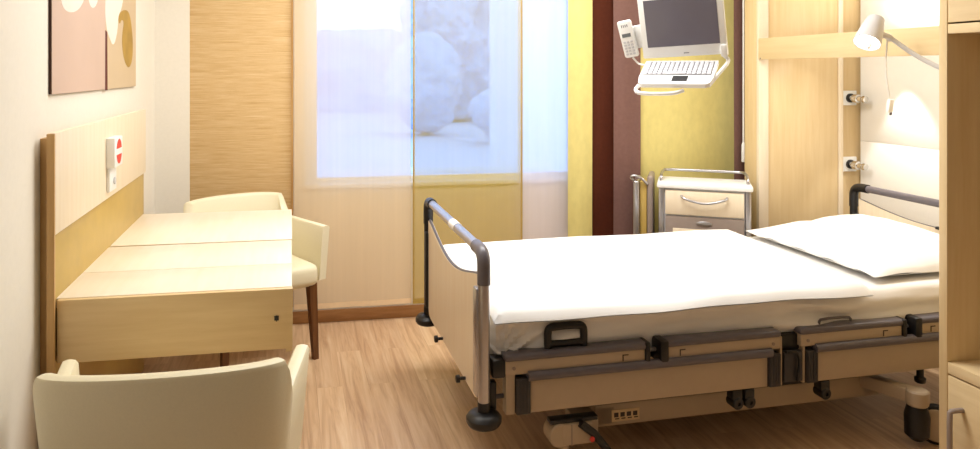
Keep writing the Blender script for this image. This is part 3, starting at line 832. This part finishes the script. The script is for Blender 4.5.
for r_ in range(5):
    for c_ in range(3): kk.obox(h0+hn*.0145+hu*(-.012-r_*.0135)+hr*(-.015+c_*.015), hr*.011, hu*.009, hn*.003, .001)
kk.build('keypad', 'grey_pl', hs)
sl = B()
for c_ in range(4): sl.obox(h0+hn*.0143+hu*.06+hr*(-.012+c_*.008), hr*.003, hu*.012, hn*.001)
sl.build('earpiece', 'dgrey', hs)

# ------------------------------------------------------------------ near cabinet at the right edge (open shelf between a door above and a door below)
cx0, cy1, cy0 = 2.2, 2.191, 1.25
cb = thing('wardrobe', (2.7, 1.7, 0), 'tall maple cupboard with an open shelf at the right edge', 'cupboard')
B().box(cx0, XR-.02, cy1-.032, cy1, 0, 2.4, .0015).build('side_panel', 'maple', cb)
B().box(cx0, XR-.02, cy0, cy0+.032, 0, 2.4, .0015).build('side_panel', 'maple', cb)
B().box(XR-.04, XR-.02, cy0+.032, cy1-.032, 0, 2.4).build('back_panel', 'maple', cb)
for nm, z0, z1 in (('shelf', .372, .409), ('shelf', 1.527, 1.559), ('top_panel', 2.36, 2.4), ('plinth', 0, .06)):
    B().box(cx0+.002, XR-.04, cy0+.032, cy1-.032, z0, z1, .001).build(nm, 'maple_y', cb)
d1 = B().box(cx0, cx0+.02, cy0+.034, cy1-.035, .064, .366, .0015).build('door', 'maple_y', cb)
hb_ = B()
hy = 2.10
hb_.tube([(cx0+.002, hy, .272), (cx0-.044, hy, .272), (cx0-.05, hy, .266), (cx0-.05, hy, .115), (cx0-.044, hy, .108), (cx0+.002, hy, .108)], .0085, 10, sub=1)
hb_.build('door_handle', 'grey_brown', d1)
B().box(cx0, cx0+.02, cy0+.034, cy1-.035, 1.565, 2.356, .0015).build('door', 'maple_y', cb)

# ------------------------------------------------------------------ reading lamp on a bent arm from the cupboard side
lm = thing('reading_lamp', (2.62, 2.2, 1.33), 'small white reading lamp on a curved arm above the pillow', 'reading lamp')
hp = Vector((2.372, 2.685, 1.57)); axd = Vector((-.52, -.25, -.70)).normalized()
B().lathe((2.62, 2.192, 1.33), (0, 1, 0), [(0, .035), (.008, .035), (.012, .015), (.03, .012)], 20).build('wall_mount', 'white_pl', lm)
jt = hp+Vector((.066, -.02, -.03))
B().tube([(2.62, 2.21, 1.33), (2.61, 2.30, 1.335), (2.565, 2.45, 1.375), (2.50, 2.58, 1.45), tuple(jt)], .0095, 12, sub=2).build('arm', 'grey_pl', lm)
B().tube([jt-Vector((-.01, 0, .012)), jt, hp+axd*.02+Vector((.03, -.012, .0))], .012, 12).build('joint', 'grey_pl', lm)
shd = B().lathe(hp-axd*.065, axd, [(0, .012), (.002, .028), (.008, .034), (.06, .043), (.135, .052), (.1352, .049), (.125, .046)], 32).build('lamp_shade', 'grey_pl', lm)
B().lathe(hp+axd*.058, axd, [(0, .04), (.008, .044)], 28).build('lamp_face', 'lamp_on', shd)
B().lathe(hp+axd*.07+Vector((.0, -.02, 0)), axd, [(0, .008), (.03, .007)], 10).build('aiming_knob', 'white_pl', shd)
cd = B().tube([tuple(jt+Vector((.0, .01, -.005))), tuple(jt+Vector((-.008, .012, -.12))), tuple(jt+Vector((.0, .012, -.19))), tuple(jt+Vector((.012, .012, -.25)))], .0035, 8, sub=2).build('pull_cord', 'cord_white', lm)
tg = jt+Vector((.013, .012, -.285))
B().obox(tg, (.022, 0, 0), (0, .018, 0), (.008, 0, .055), .004).build('switch', 'white_pl', cd)
B().obox(tg+Vector((.004, 0, -.033)), (.008, 0, 0), (0, .008, 0), (.003, 0, .012), .002).build('switch_tip', 'dgrey', cd)

# ------------------------------------------------------------------ garden beyond the window
struct(B().box(-60, 80, YB+.25, 120, -.5, -.4).build('ground', 'hazy_lawn'))
def tree(x, y, h, r, label):
    t = thing('tree', (x, y, -.4), label, 'tree', 'trees beyond the window')
    B().cone((x, y, -.4), (x, y, h*.6), .05*h, .02*h, 10).build('trunk', 'hazy_bark', t)
    b = B()
    tmp = bmesh.new()
    hz = (h+.4)/2
    bmesh.ops.create_icosphere(tmp, subdivisions=6, radius=1, matrix=Matrix.Identity(4))
    for v in tmp.verts:
        d = v.co.copy(); p = Vector((d.x*r, d.y*r, d.z*hz))+Vector((x, y, h-hz))
        k = 1+.30*noise.noise(p*.9)+.16*noise.noise(p*2.3)+.09*noise.noise(p*6)+.05*noise.noise(p*14)
        v.co = Vector((x+d.x*r*k, y+d.y*r*k, max(-.38, h-hz+d.z*hz*(.85+.15*k))))
    b._merge(tmp, 0)
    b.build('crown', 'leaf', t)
hd_ = bmesh.new()
bmesh.ops.create_grid(hd_, x_segments=90, y_segments=14, size=.5, matrix=Matrix.Translation((4, 32, 1.35)) @ Matrix.Rotation(PI/2, 4, 'X') @ Matrix.Diagonal((34, 3.7, 1, 1)))
ex = bmesh.ops.extrude_face_region(hd_, geom=hd_.faces[:])
bmesh.ops.translate(hd_, vec=(0, 2, 0), verts=[g for g in ex['geom'] if isinstance(g, bmesh.types.BMVert)])
for v in hd_.verts:
    v.co += Vector((noise.noise(v.co*1.3), noise.noise(v.co*1.1+Vector((7, 0, 0))), noise.noise(v.co*1.2+Vector((0, 7, 0)))))*.35
struct(B().box(2.27, 3.7, 8.0, 8.3, -.4, 3.4, .01).build('pale_backdrop', 'frame_white'))  # added pale slab, gives an even tone behind the lilac sheer
hg = B(); hg._merge(hd_, 0)
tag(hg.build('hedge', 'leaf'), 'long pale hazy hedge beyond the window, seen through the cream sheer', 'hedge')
for (x, y, h, r, lb) in ((5.9, 26, 5.6, 2.0, 'tallest hazy tree in the garden, seen through the olive sheer'),
                         (3.75, 20.5, 2.5, 1.0, 'low round shrub left of the tallest hazy tree in the garden'),
                         (5.15, 17.5, 1.15, .72, 'lowest garden shrub, in front of the tallest hazy tree')):
    tree(x, y, h, r, lb)

# ------------------------------------------------------------------ light
def area(name, loc, size, energy, col, rot=(0, 0, 0), sy=None):
    l = bpy.data.lights.new(name, 'AREA'); l.energy = energy; l.color = col; l.size = size
    if sy: l.shape = 'RECTANGLE'; l.size_y = sy
    o = bpy.data.objects.new(name, l); COL.objects.link(o); o.location = loc; o.rotation_euler = rot
    return o
WARM = (.98, .985, .965)
area('ceiling_lamp', (1.15, 3.05, 2.57), 1.5, 46, WARM, sy=.9)
area('ceiling_lamp_desk', (-.05, 2.7, 2.57), .8, 10, WARM, sy=.9)
area('ceiling_lamp_entry', (.8, .2, 2.57), .8, 1, WARM, sy=.8)
# bed-head light strip above the valance board
area('niche_light_up', (3.08, 3.25, 1.62), .05, 3.8, (1, .97, .90), (PI, 0, 0), .3)
def spot(name, loc, aim, energy, ang, col, blend=.3, r=.02):
    l = bpy.data.lights.new(name, 'SPOT'); l.energy = energy; l.color = col; l.spot_size = math.radians(ang); l.spot_blend = blend; l.shadow_soft_size = r
    o = bpy.data.objects.new(name, l); COL.objects.link(o); o.location = loc
    o.rotation_euler = (Vector(aim)-Vector(loc)).to_track_quat('-Z', 'Y').to_euler()
    return o
spot('niche_downlight', (3.10, 3.42, 1.455), (3.17, 3.38, .3), 16, 66, (1, .98, .93), .35)
area('niche_fill', (2.85, 2.95, 1.44), .05, 3.5, (1, .98, .93), (0, math.radians(25), 0), 1.2)  # added fill light without a fitting, brightens the white niche wall
lp_ = hp+axd*.09
spot('reading_lamp_light', tuple(lp_), tuple(lp_+axd), 4, 90, (1, .9, .75), .5)

wd = bpy.data.worlds.new('sky'); scene.world = wd; wd.use_nodes = True
bg = wd.node_tree.nodes['Background']
bg.inputs['Color'].default_value = (.29, .51, 1.0, 1); bg.inputs['Strength'].default_value = 2.8

# ------------------------------------------------------------------ camera
cam = bpy.data.cameras.new('camera'); co = bpy.data.objects.new('camera', cam); COL.objects.link(co)
co.location = (0, 0, 1.4)
co.rotation_euler = (PI/2, 0, -math.atan(135/740))
cam.sensor_width = 36; cam.lens = 740/980*36
cam.shift_x = 65/980; cam.shift_y = -(224.5-71)/980
cam.clip_start = .05; cam.clip_end = 300
scene.camera = co
scene.view_settings.view_transform = 'Standard'; scene.view_settings.look = 'None'
scene.view_settings.gamma = 1; scene.view_settings.use_curve_mapping = False
scene.view_settings.exposure = 0.26
